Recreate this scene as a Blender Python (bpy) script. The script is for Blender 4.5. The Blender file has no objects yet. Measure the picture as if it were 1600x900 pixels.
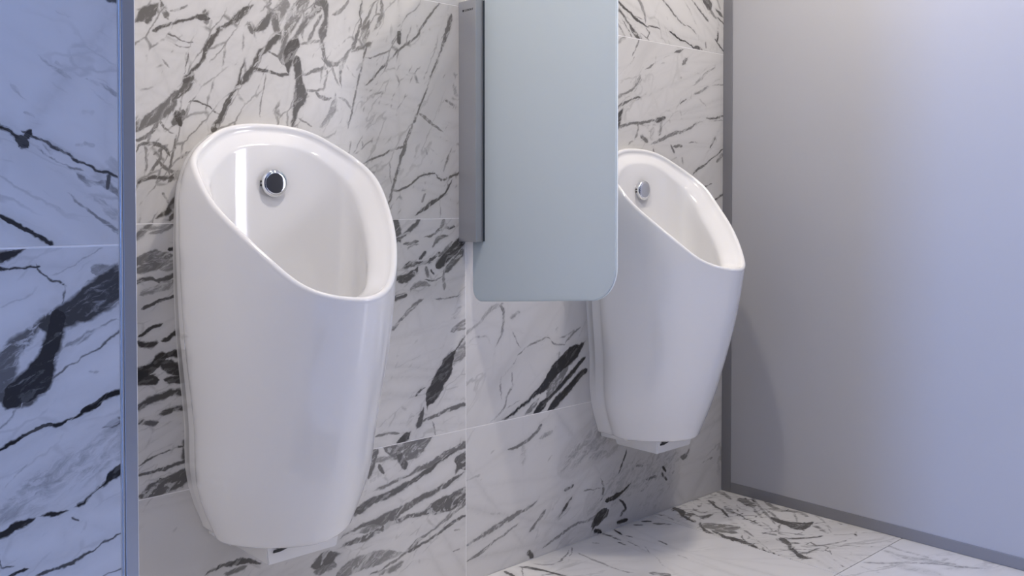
import bpy, bmesh, math, random
import numpy as np
from mathutils import Vector, Matrix

random.seed(7)
scene = bpy.context.scene
COL = scene.collection

# ------------------------------------------------------------------ camera
CAM_LOC = (0.0, -2.02, 1.09)
FOCAL_PX, AZIMUTH, PITCH = 1461.0, 47.06, 1.2
cam_data = bpy.data.cameras.new('camera')
cam_data.sensor_fit = 'HORIZONTAL'
cam_data.sensor_width = 36.0
cam_data.lens = 36.0 * FOCAL_PX / 1600.0
horizon_row = 312.0 + FOCAL_PX * math.tan(math.radians(PITCH))
cam_data.shift_y = -(450.0 - horizon_row) / 1600.0
cam_data.clip_start = 0.02
cam = bpy.data.objects.new('camera', cam_data)
COL.objects.link(cam)
cam.location = CAM_LOC
cam.rotation_euler = (math.radians(90 - PITCH), 0, math.radians(AZIMUTH - 90))
scene.camera = cam

# ------------------------------------------------------------------ sky, daylight, exposure
world = bpy.data.worlds.new('sky')
scene.world = world
world.use_nodes = True
bg = world.node_tree.nodes['Background']
bg.inputs['Color'].default_value = (0.50, 0.66, 1.0, 1)
bg.inputs['Strength'].default_value = 0.8

def area_light(name, loc, rot, size, power, color, size_y=None, shape='RECTANGLE'):
    d = bpy.data.lights.new(name, 'AREA')
    d.shape = shape
    d.size = size
    if size_y: d.size_y = size_y
    d.energy = power
    d.color = color
    o = bpy.data.objects.new(name, d)
    COL.objects.link(o)
    o.location = loc
    o.rotation_euler = rot
    return o

# windows of the room: 'front' = (x0, x1, z0, z1) in the wall behind the photographer, 'left' = (y0, y1, z0, z1) in the far left wall
FRONT_Y, XL, XR = -3.6, -1.6, 4.9
WINDOWS = [('front', 3.45, 4.75, 0.6, 2.3), ('left', -1.28, -0.95, 0.6, 2.4)]
DAYLIGHT = [(47.0, (0.91, 0.895, 1.0)), (70.0, (0.225, 0.41, 1.0))]
for (side, a0, a1, z0, z1), (p, BLUE) in zip(WINDOWS, DAYLIGHT):
    if side == 'front':
        area_light('daylight', ((a0 + a1) / 2, FRONT_Y + 0.03, (z0 + z1) / 2), (math.radians(90), 0, 0), a1 - a0 - 0.1, p, BLUE, z1 - z0 - 0.1)
    else:
        area_light('daylight', (XL + 0.03, (a0 + a1) / 2, (z0 + z1) / 2), (math.radians(90), 0, math.radians(-90)), a1 - a0 - 0.1, p, BLUE, z1 - z0 - 0.1)

scene.view_settings.view_transform = 'Standard'
scene.view_settings.look = 'None'
scene.view_settings.gamma = 1.0
scene.view_settings.use_curve_mapping = False
scene.view_settings.exposure = 0.16
scene.cycles.max_bounces = 6
scene.cycles.diffuse_bounces = 4
scene.cycles.glossy_bounces = 4
scene.cycles.transmission_bounces = 4
scene.cycles.caustics_reflective = False
scene.cycles.caustics_refractive = False
scene.cycles.use_denoising = True

CEIL = 2.6
# ------------------------------------------------------------------ helpers
def tag(o, label=None, category=None, group=None, kind=None):
    if label: o['label'] = label
    if category: o['category'] = category
    if group: o['group'] = group
    if kind: o['kind'] = kind
    return o

def link(name, mesh, material=None, parent=None, loc=(0, 0, 0), smooth=False):
    o = bpy.data.objects.new(name, mesh)
    COL.objects.link(o)
    o.location = loc
    if parent: o.parent = parent
    if material is not None and not mesh.materials: mesh.materials.append(material)
    if smooth:
        for p in mesh.polygons: p.use_smooth = True
    return o

def empty(name, loc=(0, 0, 0)):
    o = bpy.data.objects.new(name, None)
    o.empty_display_size = 0.1
    COL.objects.link(o)
    o.location = loc
    return o

def mesh_from_bm(name, bm):
    m = bpy.data.meshes.new(name)
    bmesh.ops.recalc_face_normals(bm, faces=bm.faces[:])
    bm.to_mesh(m)
    bm.free()
    return m

def bm_box(bm, x0, x1, y0, y1, z0, z1, bevel=0.0, seg=1):
    r = bmesh.ops.create_cube(bm, size=1.0)
    for v in r['verts']:
        v.co = Vector(((x0 + x1) / 2 + v.co.x * (x1 - x0), (y0 + y1) / 2 + v.co.y * (y1 - y0), (z0 + z1) / 2 + v.co.z * (z1 - z0)))
    if bevel > 0:
        edges = list({e for v in r['verts'] for e in v.link_edges})
        bmesh.ops.bevel(bm, geom=edges, offset=bevel, segments=seg, affect='EDGES', profile=0.5)

def box(name, x0, x1, y0, y1, z0, z1, material, parent=None, bevel=0.0, seg=1, smooth=False):
    """box mesh whose object origin is its own centre"""
    cx, cy, cz = (x0 + x1) / 2, (y0 + y1) / 2, (z0 + z1) / 2
    bm = bmesh.new()
    bm_box(bm, x0 - cx, x1 - cx, y0 - cy, y1 - cy, z0 - cz, z1 - cz, bevel, seg)
    off = Vector((cx, cy, cz)) - (parent.location if parent else Vector((0, 0, 0)))
    return link(name, mesh_from_bm(name, bm), material, parent, off, smooth)

# ------------------------------------------------------------------ materials
def principled(name, color, rough=0.5, metal=0.0, **kw):
    m = bpy.data.materials.new(name)
    m.use_nodes = True
    b = m.node_tree.nodes['Principled BSDF']
    b.inputs['Base Color'].default_value = (*color, 1)
    b.inputs['Roughness'].default_value = rough
    b.inputs['Metallic'].default_value = metal
    for k, v in kw.items():
        b.inputs[k.replace('_', ' ')].default_value = v
    return m

def add_noise_bump(m, scale, strength, dist=0.001):
    nt = m.node_tree
    t = nt.nodes.new('ShaderNodeTexCoord')
    n = nt.nodes.new('ShaderNodeTexNoise')
    n.inputs['Scale'].default_value = scale
    n.inputs['Detail'].default_value = 3
    nt.links.new(t.outputs['Object'], n.inputs['Vector'])
    b = nt.nodes.new('ShaderNodeBump')
    b.inputs['Strength'].default_value = strength
    b.inputs['Distance'].default_value = dist
    nt.links.new(n.outputs['Fac'], b.inputs['Height'])
    nt.links.new(b.outputs['Normal'], nt.nodes['Principled BSDF'].inputs['Normal'])
    return m

MAT = {}
MAT['grout'] = add_noise_bump(principled('grout', (0.86, 0.85, 0.84), 0.8), 300, 0.2)
MAT['floor_grout'] = principled('floor_grout', (0.20, 0.19, 0.18), 0.85)
MAT['paint'] = add_noise_bump(principled('white_paint', (0.80, 0.79, 0.78), 0.7), 120, 0.1)
MAT['dark_paint'] = add_noise_bump(principled('charcoal_paint', (0.045, 0.045, 0.05), 0.6), 120, 0.1)
MAT['ceramic'] = principled('glazed_ceramic', (0.87, 0.865, 0.865), 0.10, Specular_IOR_Level=0.55, Coat_Weight=0.4, Coat_Roughness=0.03)
MAT['plastic'] = principled('white_plastic', (0.80, 0.80, 0.81), 0.35)
MAT['chrome'] = principled('chrome', (0.82, 0.83, 0.85), 0.04, 1.0)
MAT['black'] = principled('black_plastic', (0.01, 0.01, 0.012), 0.3)
MAT['ink'] = principled('black_print', (0.008, 0.008, 0.01), 0.5)
MAT['alu'] = add_noise_bump(principled('anodised_aluminium', (0.50, 0.51, 0.54), 0.38, 0.75), 400, 0.03)
MAT['alu_dark'] = add_noise_bump(principled('matt_grey_aluminium', (0.30, 0.30, 0.32), 0.42, 0.6), 400, 0.03)
MAT['panel'] = add_noise_bump(principled('satin_grey_laminate', (0.47, 0.47, 0.49), 0.40), 500, 0.02)
MAT['rubber'] = principled('dark_seal', (0.03, 0.045, 0.06), 0.5)
MAT['window_frame'] = principled('white_window_frame', (0.75, 0.75, 0.75), 0.4)
MAT['lamp'] = principled('lamp_diffuser', (0.9, 0.9, 0.9), 0.5, Emission_Color=(1, 0.93, 0.87, 1), Emission_Strength=6.0)
g = principled('clear_glass', (0.95, 0.97, 1.0), 0.02, Transmission_Weight=1.0, IOR=1.45)
MAT['clear_glass'] = g

def frosted_glass():
    m = bpy.data.materials.new('frosted_glass')
    m.use_nodes = True
    nt = m.node_tree
    b = nt.nodes['Principled BSDF']
    b.inputs['Base Color'].default_value = (0.69, 0.75, 0.78, 1)
    b.inputs['Roughness'].default_value = 0.45
    b.inputs['Specular IOR Level'].default_value = 0.5
    tr = nt.nodes.new('ShaderNodeBsdfTranslucent')
    tr.inputs['Color'].default_value = (0.72, 0.80, 0.84, 1)
    mx = nt.nodes.new('ShaderNodeMixShader')
    mx.inputs[0].default_value = 0.35
    nt.links.new(b.outputs[0], mx.inputs[1])
    nt.links.new(tr.outputs[0], mx.inputs[2])
    nt.links.new(mx.outputs[0], nt.nodes['Material Output'].inputs['Surface'])
    return m
MAT['frosted'] = frosted_glass()
MAT['glass_edge'] = principled('polished_glass_edge', (0.90, 0.98, 1.0), 0.15)

# marble: the digitised veins of each slab (E's widest grey cloud also holds painted shade), "darkness: x,y,half-width ..." in millimetres of the slab's own plane
VEINS = {
 'A': """0.7:834,1519,5 846,1493,6.7 856,1485,3.4
0.75:781,1472,8.5 800,1486,15.7 821,1508,10.1
0.8:821,1459,4.4 843,1471,4.4 875,1484,3.3 908,1496,3.4 934,1498,8
0.6:856,1505,2.7 882,1513,2.7 892,1521,2.7
0.8:1053,1543,4 1024,1521,9.5 996,1496,5.5 968,1475,5.4 948,1452,6.2
0.8:954,1461,5.5 941,1441,6.7 934,1421,6.1 927,1402,5 900,1374,4 890,1357,7.8
0.75:904,1377,4.8 892,1344,10.9 877,1324,6.9 864,1311,6.1
0.7:867,1314,6.1 851,1291,9.1 832,1277,10.6 807,1264,12 782,1250,8.9
0.5:950,1490,3.3 946,1471,3.3
0.7:936,1511,6.8 938,1492,6.8
0.7:854,1452,1.6 868,1449,1.6 888,1442,1.6 906,1441,1.6
0.6:865,1436,1.5 884,1429,1.4 901,1432,1.4
0.7:897,1417,1.6 891,1392,1.6 886,1369,1.6
0.5:836,1394,1.6 847,1383,1.7
0.8:900,1304,1.9 923,1310,1.9 940,1303,2 953,1291,2 967,1283,2
0.6:882,1265,3.8 890,1287,3.5 900,1304,2.2
0.75:867,1264,9.3 877,1280,9.3
0.75:1097,1529,8.4 1075,1496,11.4 1053,1485,8
0.7:1042,1499,5.6 1049,1483,5.6
0.8:1119,1485,6.8 1096,1456,8.3 1071,1433,8.3 1052,1401,6.8 1038,1376,8.2 1016,1361,6.4
0.8:1034,1422,2.1 1023,1388,3.1 1013,1358,3.4 998,1330,5 984,1303,7.5 970,1280,6.6 956,1253,8.2
0.8:1059,1398,3.8 1081,1394,3.8 1111,1391,3.8 1141,1391,3.8
0.7:1093,1438,2.5 1111,1434,2.5 1126,1430,2.5
0.6:1083,1384,1.6 1079,1353,1.6 1070,1312,1.6 1070,1286,1.6
0.6:1126,1330,4.5 1114,1302,7.4 1116,1271,5.7
0.7:1108,1531,9.5 1112,1498,9.6 1119,1482,9.7
0.6:1131,1558,15.4 1112,1528,15.3
0.7:1161,1521,7 1142,1491,7.1 1130,1459,7.2
0.85:1163,1463,16 1145,1434,14.9 1149,1393,7.7
0.6:1097,1563,4.5 1093,1532,4.5
0.65:1193,1577,10.4 1169,1546,15.7 1153,1520,14.3 1138,1481,9 1126,1449,5.4
0.7:1228,1572,14.3 1204,1537,7.1 1181,1506,7.1 1161,1473,8.9 1142,1440,19.4
0.85:1168,1422,11.7 1172,1381,9.8 1176,1340,17.4 1164,1305,7.5 1152,1263,4.7
0.75:1241,1577,12.5 1248,1543,6.1 1240,1507,11.8 1236,1482,5.9
0.6:1204,1551,3.6 1188,1525,3.8 1188,1480,3.9
0.65:1236,1548,4.6 1216,1511,4.6 1200,1478,4.6
0.6:1176,1468,4.2 1204,1475,4.3 1232,1481,4.3
0.7:1240,1479,5.1 1244,1451,5.2 1252,1431,5.2
0.6:1315,1595,5.5 1294,1567,5.3 1269,1553,5.2
0.7:1293,1431,5.7 1314,1462,3.4 1336,1493,4.3 1349,1527,3.3 1351,1567,2.6 1356,1608,2.5
0.7:1297,1439,6.1 1291,1406,3.7 1295,1371,3
0.7:1244,1437,7.6 1264,1428,7.1 1297,1437,7
0.7:1188,1393,3.8 1216,1408,3.8 1248,1418,3.8
0.6:1252,1413,3.2 1248,1384,3.2 1239,1359,3.1
0.6:1268,1422,3.4 1279,1391,3.4 1289,1377,3.3
0.7:1176,1356,3.5 1211,1357,3.5 1244,1367,3.5
0.7:1219,1354,4.7 1239,1343,4.6 1264,1343,4.4
0.6:1276,1359,2.5 1272,1323,8 1255,1293,7.6 1235,1271,5.5
0.5:1285,1345,3.3 1305,1339,3.6 1322,1319,3.7
0.6:1168,1288,2.2 1187,1279,2.2 1207,1270,2.2
0.6:1399,1607,3.2 1379,1571,3.1 1353,1528,3.1
0.65:1379,1553,6.1 1366,1522,12.5 1362,1489,8.5
0.7:1379,1491,7.2 1353,1481,7.1 1323,1467,7.1
0.7:1370,1483,2.5 1357,1438,2.5 1344,1393,2.5 1331,1341,2.5 1318,1297,2.5 1311,1271,2.5
0.4:1306,1440,1.7 1323,1413,1.7 1340,1401,1.6
0.6:1415,1609,6.7 1415,1572,6.4 1392,1529,6.1
0.6:1368,1457,2.2 1392,1459,2.2 1428,1474,2.3 1451,1503,2.4
0.5:1451,1503,2.1 1474,1543,2.1 1493,1575,2 1530,1603,2 1542,1628,2.2
0.8:1471,1527,8.1 1471,1511,8.1
0.7:1611,1634,2.9 1579,1594,2.9 1545,1552,2.9 1521,1520,2.8 1492,1500,2.7 1455,1471,2.7 1423,1440,2.7 1396,1412,2.7 1366,1384,2.7
0.3:1423,1463,1.7 1412,1436,1.7
0.7:1648,1596,7.2 1633,1547,7.1 1618,1510,3.7 1598,1465,3.2 1573,1416,3.2 1554,1369,3.2 1534,1325,3.1 1513,1286,3.1
0.6:1537,1321,3.3 1563,1312,3.4 1585,1294,3.6
0.4:1658,1408,6.4 1671,1381,6.4
0.6:1633,1363,3.9 1656,1353,3.9
0.7:1529,1324,3.2 1510,1282,3.6 1493,1240,4.5 1480,1202,5.3 1463,1154,4 1449,1114,4.1 1438,1070,4.1
0.7:1363,1184,2.3 1394,1198,2.4 1431,1212,2.4 1464,1225,2.4 1487,1231,2.4
0.5:1439,1204,2 1443,1171,2.1 1447,1130,2.1
0.75:1451,1110,2.1 1476,1117,2.8 1505,1129,2.9 1540,1152,2.5 1575,1163,2.8 1601,1150,2.5 1633,1148,2.5 1660,1156,2.7 1679,1174,2.9
0.6:1544,1318,2.7 1575,1299,2.7 1597,1288,3.9 1617,1277,2.3
0.8:1518,1042,1.9 1548,1062,4.5 1579,1080,5.6 1610,1097,3.9 1637,1125,2.9 1656,1147,2.1
0.6:1633,1143,2.3 1633,1122,2.1 1606,1104,1.9
0.6:1658,1240,2.1 1637,1207,3 1624,1168,3.5
0.4:1610,1094,1.8 1610,1044,1.8
0.5:1557,1225,3.8 1562,1217,3.8
0.4:1579,1227,2.3 1584,1224,2.3
0.6:1557,1104,3.7 1548,1090,3.7
0.6:1354,1235,2.7 1356,1228,2.7
0.7:778,1243,8.3 807,1265,9.5 837,1290,9.6 867,1321,8.6
0.7:772,1217,3.9 801,1227,3.9 825,1260,4
0.75:784,1195,4.5 804,1210,4.6 836,1205,4.8 848,1191,4.8
0.65:804,1210,4 813,1242,4 836,1267,4
0.65:818,1190,3.4 842,1206,3.4
0.65:825,1289,3.6 836,1255,3.6 860,1239,3.6
0.85:869,1280,8 875,1263,8
0.7:866,1233,2.7 857,1186,2.7 847,1144,2.7
0.7:800,1138,3.4 824,1173,3.5 833,1202,3.5
0.7:824,1176,4.2 847,1156,4.2 871,1151,4.2
0.8:786,1129,4 812,1138,4 841,1138,4.7 877,1145,8.8
0.6:859,1171,2.6 884,1189,2.6 905,1196,2.7
0.6:795,1212,2.6 801,1178,2.6 792,1138,2.6
0.75:847,1130,4.7 856,1136,4.7 880,1139,4.7
0.85:823,1051,3.5 847,1065,6.5 868,1086,10.2 880,1115,7.8
0.6:838,1103,3 847,1086,3
0.5:774,1109,3.4 783,1126,3.4
0.8:853,1051,5.4 868,1065,5.4
0.4:782,1028,2.9 785,1046,2.9""",
 'B': """0.7:776,1006,4.6 791,1023,4.6 814,1037,4.7
0.55:776,1017,4 829,1030,4.1 867,1036,4.1
0.6:778,1008,8 790,1019,8 810,1035,8.1
0.6:806,1015,5 839,1024,5.1 870,1042,5.2
0.72:769,944,18.1 814,958,20.4 851,967,12.4
0.9:851,981,5.2 870,987,5.2
0.6:842,945,12.4 867,952,12.5
0.8:779,910,5.1 805,919,5.1 825,913,5.1 867,927,5.2
0.6:793,887,10.2 825,897,10.3 858,907,10.4
0.85:791,857,3.7 817,865,3.7 842,872,3.7 869,880,3.8
0.9:780,796,3.7 804,808,3.7 829,816,3.8
0.9:780,784,6.7 800,774,6.9 816,776,7.2
0.9:833,781,5.3 853,789,5.4 869,800,5.4
0.95:777,712,16.7 803,721,12.8 828,742,12.9 845,749,8.1 874,737,12
0.9:840,725,13.7 874,708,13.9
0.9:773,702,11.8 806,698,12
0.9:845,693,9.6 880,686,9.7
0.85:782,644,7.5 811,654,7.6 845,661,7.4 878,656,7.3
0.85:825,620,7 855,625,7.1 880,629,7.1
0.8:777,609,5.9 813,603,6
0.8:781,519,2 815,530,2.1 849,538,2 882,539,2
0.8:776,496,3.4 824,496,3.5 859,504,3.6 889,508,3.6
0.8:778,448,5.1 819,458,18 859,465,18.4 897,477,10.7
0.8:882,549,6.4 879,520,6.4
0.75:1457,1038,10.8 1465,1006,12.9 1474,980,8.6
0.75:1533,1035,6.3 1510,1012,6.1 1483,995,5.8 1457,981,7.6
0.7:1487,973,4.5 1528,977,4.6
0.7:1555,989,4.1 1593,997,4.4 1607,1014,4.8
0.6:1621,1030,6.9 1612,1010,6.9
0.8:1631,1013,3.8 1655,1015,3.8
0.7:1583,962,5.3 1607,982,5 1636,989,4.8
0.7:1650,971,6.7 1626,946,6.4 1597,932,6
0.85:1684,970,13 1665,956,15 1640,938,12.8 1607,913,10.6
0.75:1684,940,11.1 1655,915,11 1635,897,11
0.6:1501,954,3.5 1505,965,3.1 1532,968,2.9
0.8:1541,920,4.1 1578,926,4.3 1607,943,4.5
0.8:1539,933,4.5 1555,945,4.6
0.8:1483,908,4.7 1501,914,9.3 1532,918,7.4 1574,918,2.8
0.8:1463,884,10.7 1487,879,11 1514,888,10.3 1528,910,6.6
0.7:1555,875,2.6 1588,869,2.6 1616,879,2.8
0.7:1560,901,6.7 1564,886,6.7
0.8:1576,896,3.2 1583,890,3.2
0.6:1514,845,8.5 1532,862,7.5 1569,856,7.4
0.8:1456,829,7.4 1485,834,7.4
0.6:1621,894,4.8 1623,849,6
0.6:1588,818,1.9 1645,817,1.9 1684,826,2
0.65:1452,749,6.3 1474,768,5.2 1500,788,6.2 1537,814,5.1 1555,820,2.9
0.4:1654,760,9.2 1679,784,9.2
0.6:1654,726,8.4 1704,748,8.5
0.9:1704,709,2.5 1672,676,3 1647,651,12.6 1626,614,22.8 1601,582,22.4 1576,550,17.6 1566,516,6.3
0.6:1706,673,19.3 1678,652,17.4 1662,629,12.8
0.85:1552,526,5 1542,500,8.7 1532,479,8.7
0.95:1511,467,4.7 1494,454,12.6 1470,439,11.3
0.75:1709,510,4.2 1662,507,6.3 1621,502,5.3 1581,494,4.7 1542,485,3.2
0.7:1389,473,3.4 1429,473,3.4 1471,468,3.4
0.35:1499,484,9.8 1508,502,9.8
0.8:1528,561,3.8 1542,574,3.7 1554,578,3.4
0.6:1581,478,2.3 1591,445,2.3
0.3:1621,472,6.4 1657,478,6.4
0.6:1652,722,5.1 1704,727,5.2
0.6:1448,749,5.4 1471,766,5.4""",
 'C': """0.75:1434,435,13.2 1478,422,29.6 1523,423,30 1570,438,10.5
0.85:1467,410,12 1483,384,12.1
0.8:1374,379,11.1 1390,429,11.1
0.6:1385,408,6.9 1433,407,6.9 1461,407,7
0.8:1406,390,5.8 1414,377,5.9
0.75:1374,329,3.6 1417,334,5.4 1461,345,5.5 1500,349,4 1535,360,7.7 1576,366,9.1 1642,387,7.9 1708,397,10.5
0.85:1337,287,12.6 1379,302,11.2 1428,309,9.9 1472,320,8.2 1512,330,7.4 1570,351,8.1 1618,368,4.1 1667,387,4.2
0.8:1711,377,9.6 1679,342,25.5 1667,325,9.6
0.8:1275,225,3.7 1326,243,4.9 1379,248,7.1 1433,249,14.8 1489,263,10.4 1546,278,7.8 1605,289,8 1660,307,8.3 1707,321,5.6
0.8:1280,206,5.9 1326,212,7.1 1379,217,7.4 1433,231,7.5 1489,236,6.1 1546,236,6.2 1605,242,20.4 1667,247,22.8 1711,282,18.8
0.7:1347,233,9.3 1395,235,9.5 1427,236,9.5
0.6:1648,227,4.5 1629,203,4.3 1605,194,3.9
0.65:1523,163,5.4 1575,178,3.3 1629,198,4 1707,234,4.7
0.7:1378,114,3.5 1432,121,3.7 1488,143,3.9 1523,158,7
0.8:1505,144,5.2 1558,154,3.7 1605,166,4.5 1642,181,5 1707,194,2.8
0.8:1216,184,14.1 1255,191,16.5 1280,193,9.3
0.7:1221,166,11.6 1255,169,11.7
0.65:1295,141,17.1 1352,152,19 1416,149,16.4 1483,147,3.6
0.65:1400,108,7.2 1443,109,7.6 1477,119,8
0.6:1660,161,2.5 1676,160,2.5
0.7:1660,105,2.5 1674,105,2.5
0.85:933,237,3.8 967,246,5 1001,246,8 1057,227,4.5
0.7:977,225,6.1 1021,227,6.2""",
 'D': """0.5:1700,709,4.9 1756,740,5.5 1796,771,7.4 1837,783,5.9
0.6:1831,777,6.6 1846,754,5.2 1844,715,4.8 1828,681,4.1 1814,661,2.9
0.45:1717,684,3.4 1745,698,3.2 1773,695,3 1793,676,3.3
0.5:1879,745,7.1 1903,751,7.2
0.55:1882,698,2.1 1897,674,2.1 1915,650,2.1
0.6:1900,625,2.1 1928,640,2.6 1959,654,3 2010,665,2.8 2042,655,2.3
0.6:2042,656,2.9 2068,642,2.8 2109,637,2.8
0.6:2109,638,3.8 2129,660,3.5 2177,684,3.4
0.5:2082,660,2.5 2122,668,2.6 2149,681,2.8
0.45:1900,623,2.9 1873,592,3.9 1837,570,3.7
0.5:1837,573,3.6 1832,536,3.5 1838,504,3.4
0.5:1879,578,3 1882,542,3
0.55:1885,542,2.9 1861,514,3.6 1846,477,3.5 1796,445,3.2
0.95:2191,632,11.6 2136,603,22.7 2082,576,20.2 2042,544,18 2010,516,14.3 1978,502,8.2 1940,480,4.3 1909,467,5.2 1867,451,4.5 1828,442,3.9
0.7:2122,599,19.3 2082,553,25.6 2042,502,22.3
0.95:2195,584,7.6 2150,554,8.4 2115,530,7.5 2082,506,7.3 2042,484,7.2 1997,454,14.2 1972,442,9.6
0.97:2195,541,10.4 2150,516,10.4 2116,492,11.9 2082,473,13.2 2042,447,10.3
0.7:1991,482,7.3 1959,460,9.9 1928,442,5.5
0.6:2082,611,4.7 2078,599,4.7
0.5:1855,475,1.9 1891,483,2 1922,492,2""",
 'E': """0.7:1865,352,3.5 1910,355,4.9 1949,368,5.5 1992,397,6.5
0.5:1996,362,6.4 2044,374,6.5
0.4:1926,349,9.6 1926,307,9.6
0.42:2102,248,22.1 2169,282,47.2 2239,305,55.3 2302,336,57.9
0.45:2187,261,9.4 2293,265,9.6
0.65:1701,105,4.9 1763,121,5.6 1836,136,9.4 1895,150,7 1949,160,4.7 1988,179,4.3
0.65:1701,60,3.1 1756,74,5.7 1814,92,3.9 1865,107,4 1903,120,3.4
0.4:1701,292,3.4 1756,300,3.5
0.35:1792,179,3.7 1850,165,3.7
0.85:2065,93,2.4 2102,119,4.9 2140,152,4.1
0.8:2110,179,4.7 2140,185,4.7
0.65:1957,90,6.8 1988,111,4.6 2020,135,5.4
0.65:2012,23,4.2 2069,40,4.9 2136,56,4.6 2222,59,4.6 2276,68,5.6
0.8:1949,22,8.3 1961,7,8.3
0.6:2196,158,2.4 2275,150,2.4
0.9:2231,18,6.8 2258,48,17.5 2289,68,16.8
0.95:2249,16,7.2 2271,8,7.2
0.3:2110,12,17.7 2119,33,17.7
0.85:2402,251,3.8 2391,222,3.7 2362,180,3.6
0.7:2274,179,5.6 2288,144,6.3 2274,114,6.5
0.97:2309,104,7.8 2359,110,6.9 2395,121,4.2 2428,136,2.5
0.9:2366,91,3.9 2392,71,4.3 2401,52,5
0.8:2401,55,4.7 2377,39,4.7
1:2359,18,6.1 2403,15,6.2
0.8:2246,41,15.1 2295,62,15.2
0.6:2458,185,4.9 2484,182,4.9
0.7:2511,130,5.3 2558,132,5.3
0.9:2600,153,6 2611,140,6
0.8:2595,131,4.6 2600,122,4.6
0.8:2611,115,4.2 2618,108,4.2
0.5:2662,145,8.5 2658,131,8.4
0.5:2485,97,5.8 2512,104,5.9
0.7:2708,172,10.8 2733,173,9.1 2758,204,4.1
0.35:2219,260,14.2 2301,258,15.2 2373,273,16.3
0.5:2837,124,3.7 2890,135,3.8
0.3:2554,171,8 2547,104,8
0.35:2594,94,10.2 2586,45,10.2
0.38:2253,100,45.8 2373,140,66.6 2523,158,65.7 2650,173,44.9
0.32:2447,37,34.3 2562,61,48.6 2650,92,45.2""",
 'F': """0.85:2346,1744,3.4 2383,1726,4.1 2412,1714,4.6 2445,1697,4.5 2484,1682,3.6 2514,1676,2.7
0.8:2509,1676,2.5 2539,1682,2.6 2575,1674,2.8
0.6:2457,1763,6.9 2479,1738,7.1 2494,1712,5.5 2492,1687,3.9
0.6:2431,1705,1.6 2460,1702,1.7 2489,1698,1.7
0.8:2346,1717,7.6 2384,1698,4.4 2412,1674,4.7 2436,1652,8.4 2470,1629,8.3
0.7:2372,1687,2.1 2398,1666,2.2 2429,1630,2.2
0.6:2351,1671,3 2389,1631,3
0.3:2446,1663,9.4 2480,1676,9.4
0.7:2502,1670,2.6 2517,1658,2.6
0.7:2517,1660,2.7 2508,1642,2.7
0.6:2465,1653,1.8 2490,1643,1.9 2519,1631,1.9
0.7:2589,1782,3 2626,1759,3.1 2657,1736,3 2695,1716,2.8 2727,1709,2.2
0.65:2727,1711,2.4 2754,1701,2.5 2788,1685,2.5
0.9:2637,1674,3 2684,1658,3.3 2733,1649,2.2 2771,1635,2.8
0.8:2763,1638,5.2 2799,1635,8.1 2833,1627,4.7
0.45:2707,1798,2.4 2737,1771,2.5 2760,1748,2.5 2782,1724,2.5
0.7:2762,1801,2.7 2798,1779,2.8 2826,1760,2.3 2852,1743,3.7
0.8:2840,1819,17.1 2860,1803,17.2
0.6:2866,1789,7.4 2895,1766,7.1 2913,1758,6.5
0.75:2904,1791,4.5 2936,1775,7.9 2960,1763,3.4
0.8:2919,1759,3 2960,1742,3
0.85:2919,1706,4.6 2916,1679,4.6
0.8:2899,1683,2.9 2925,1664,2.9 2958,1641,2.9
0.6:2841,1660,4 2843,1647,4
0.5:2912,1826,5.6 2930,1801,5.6""",
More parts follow.
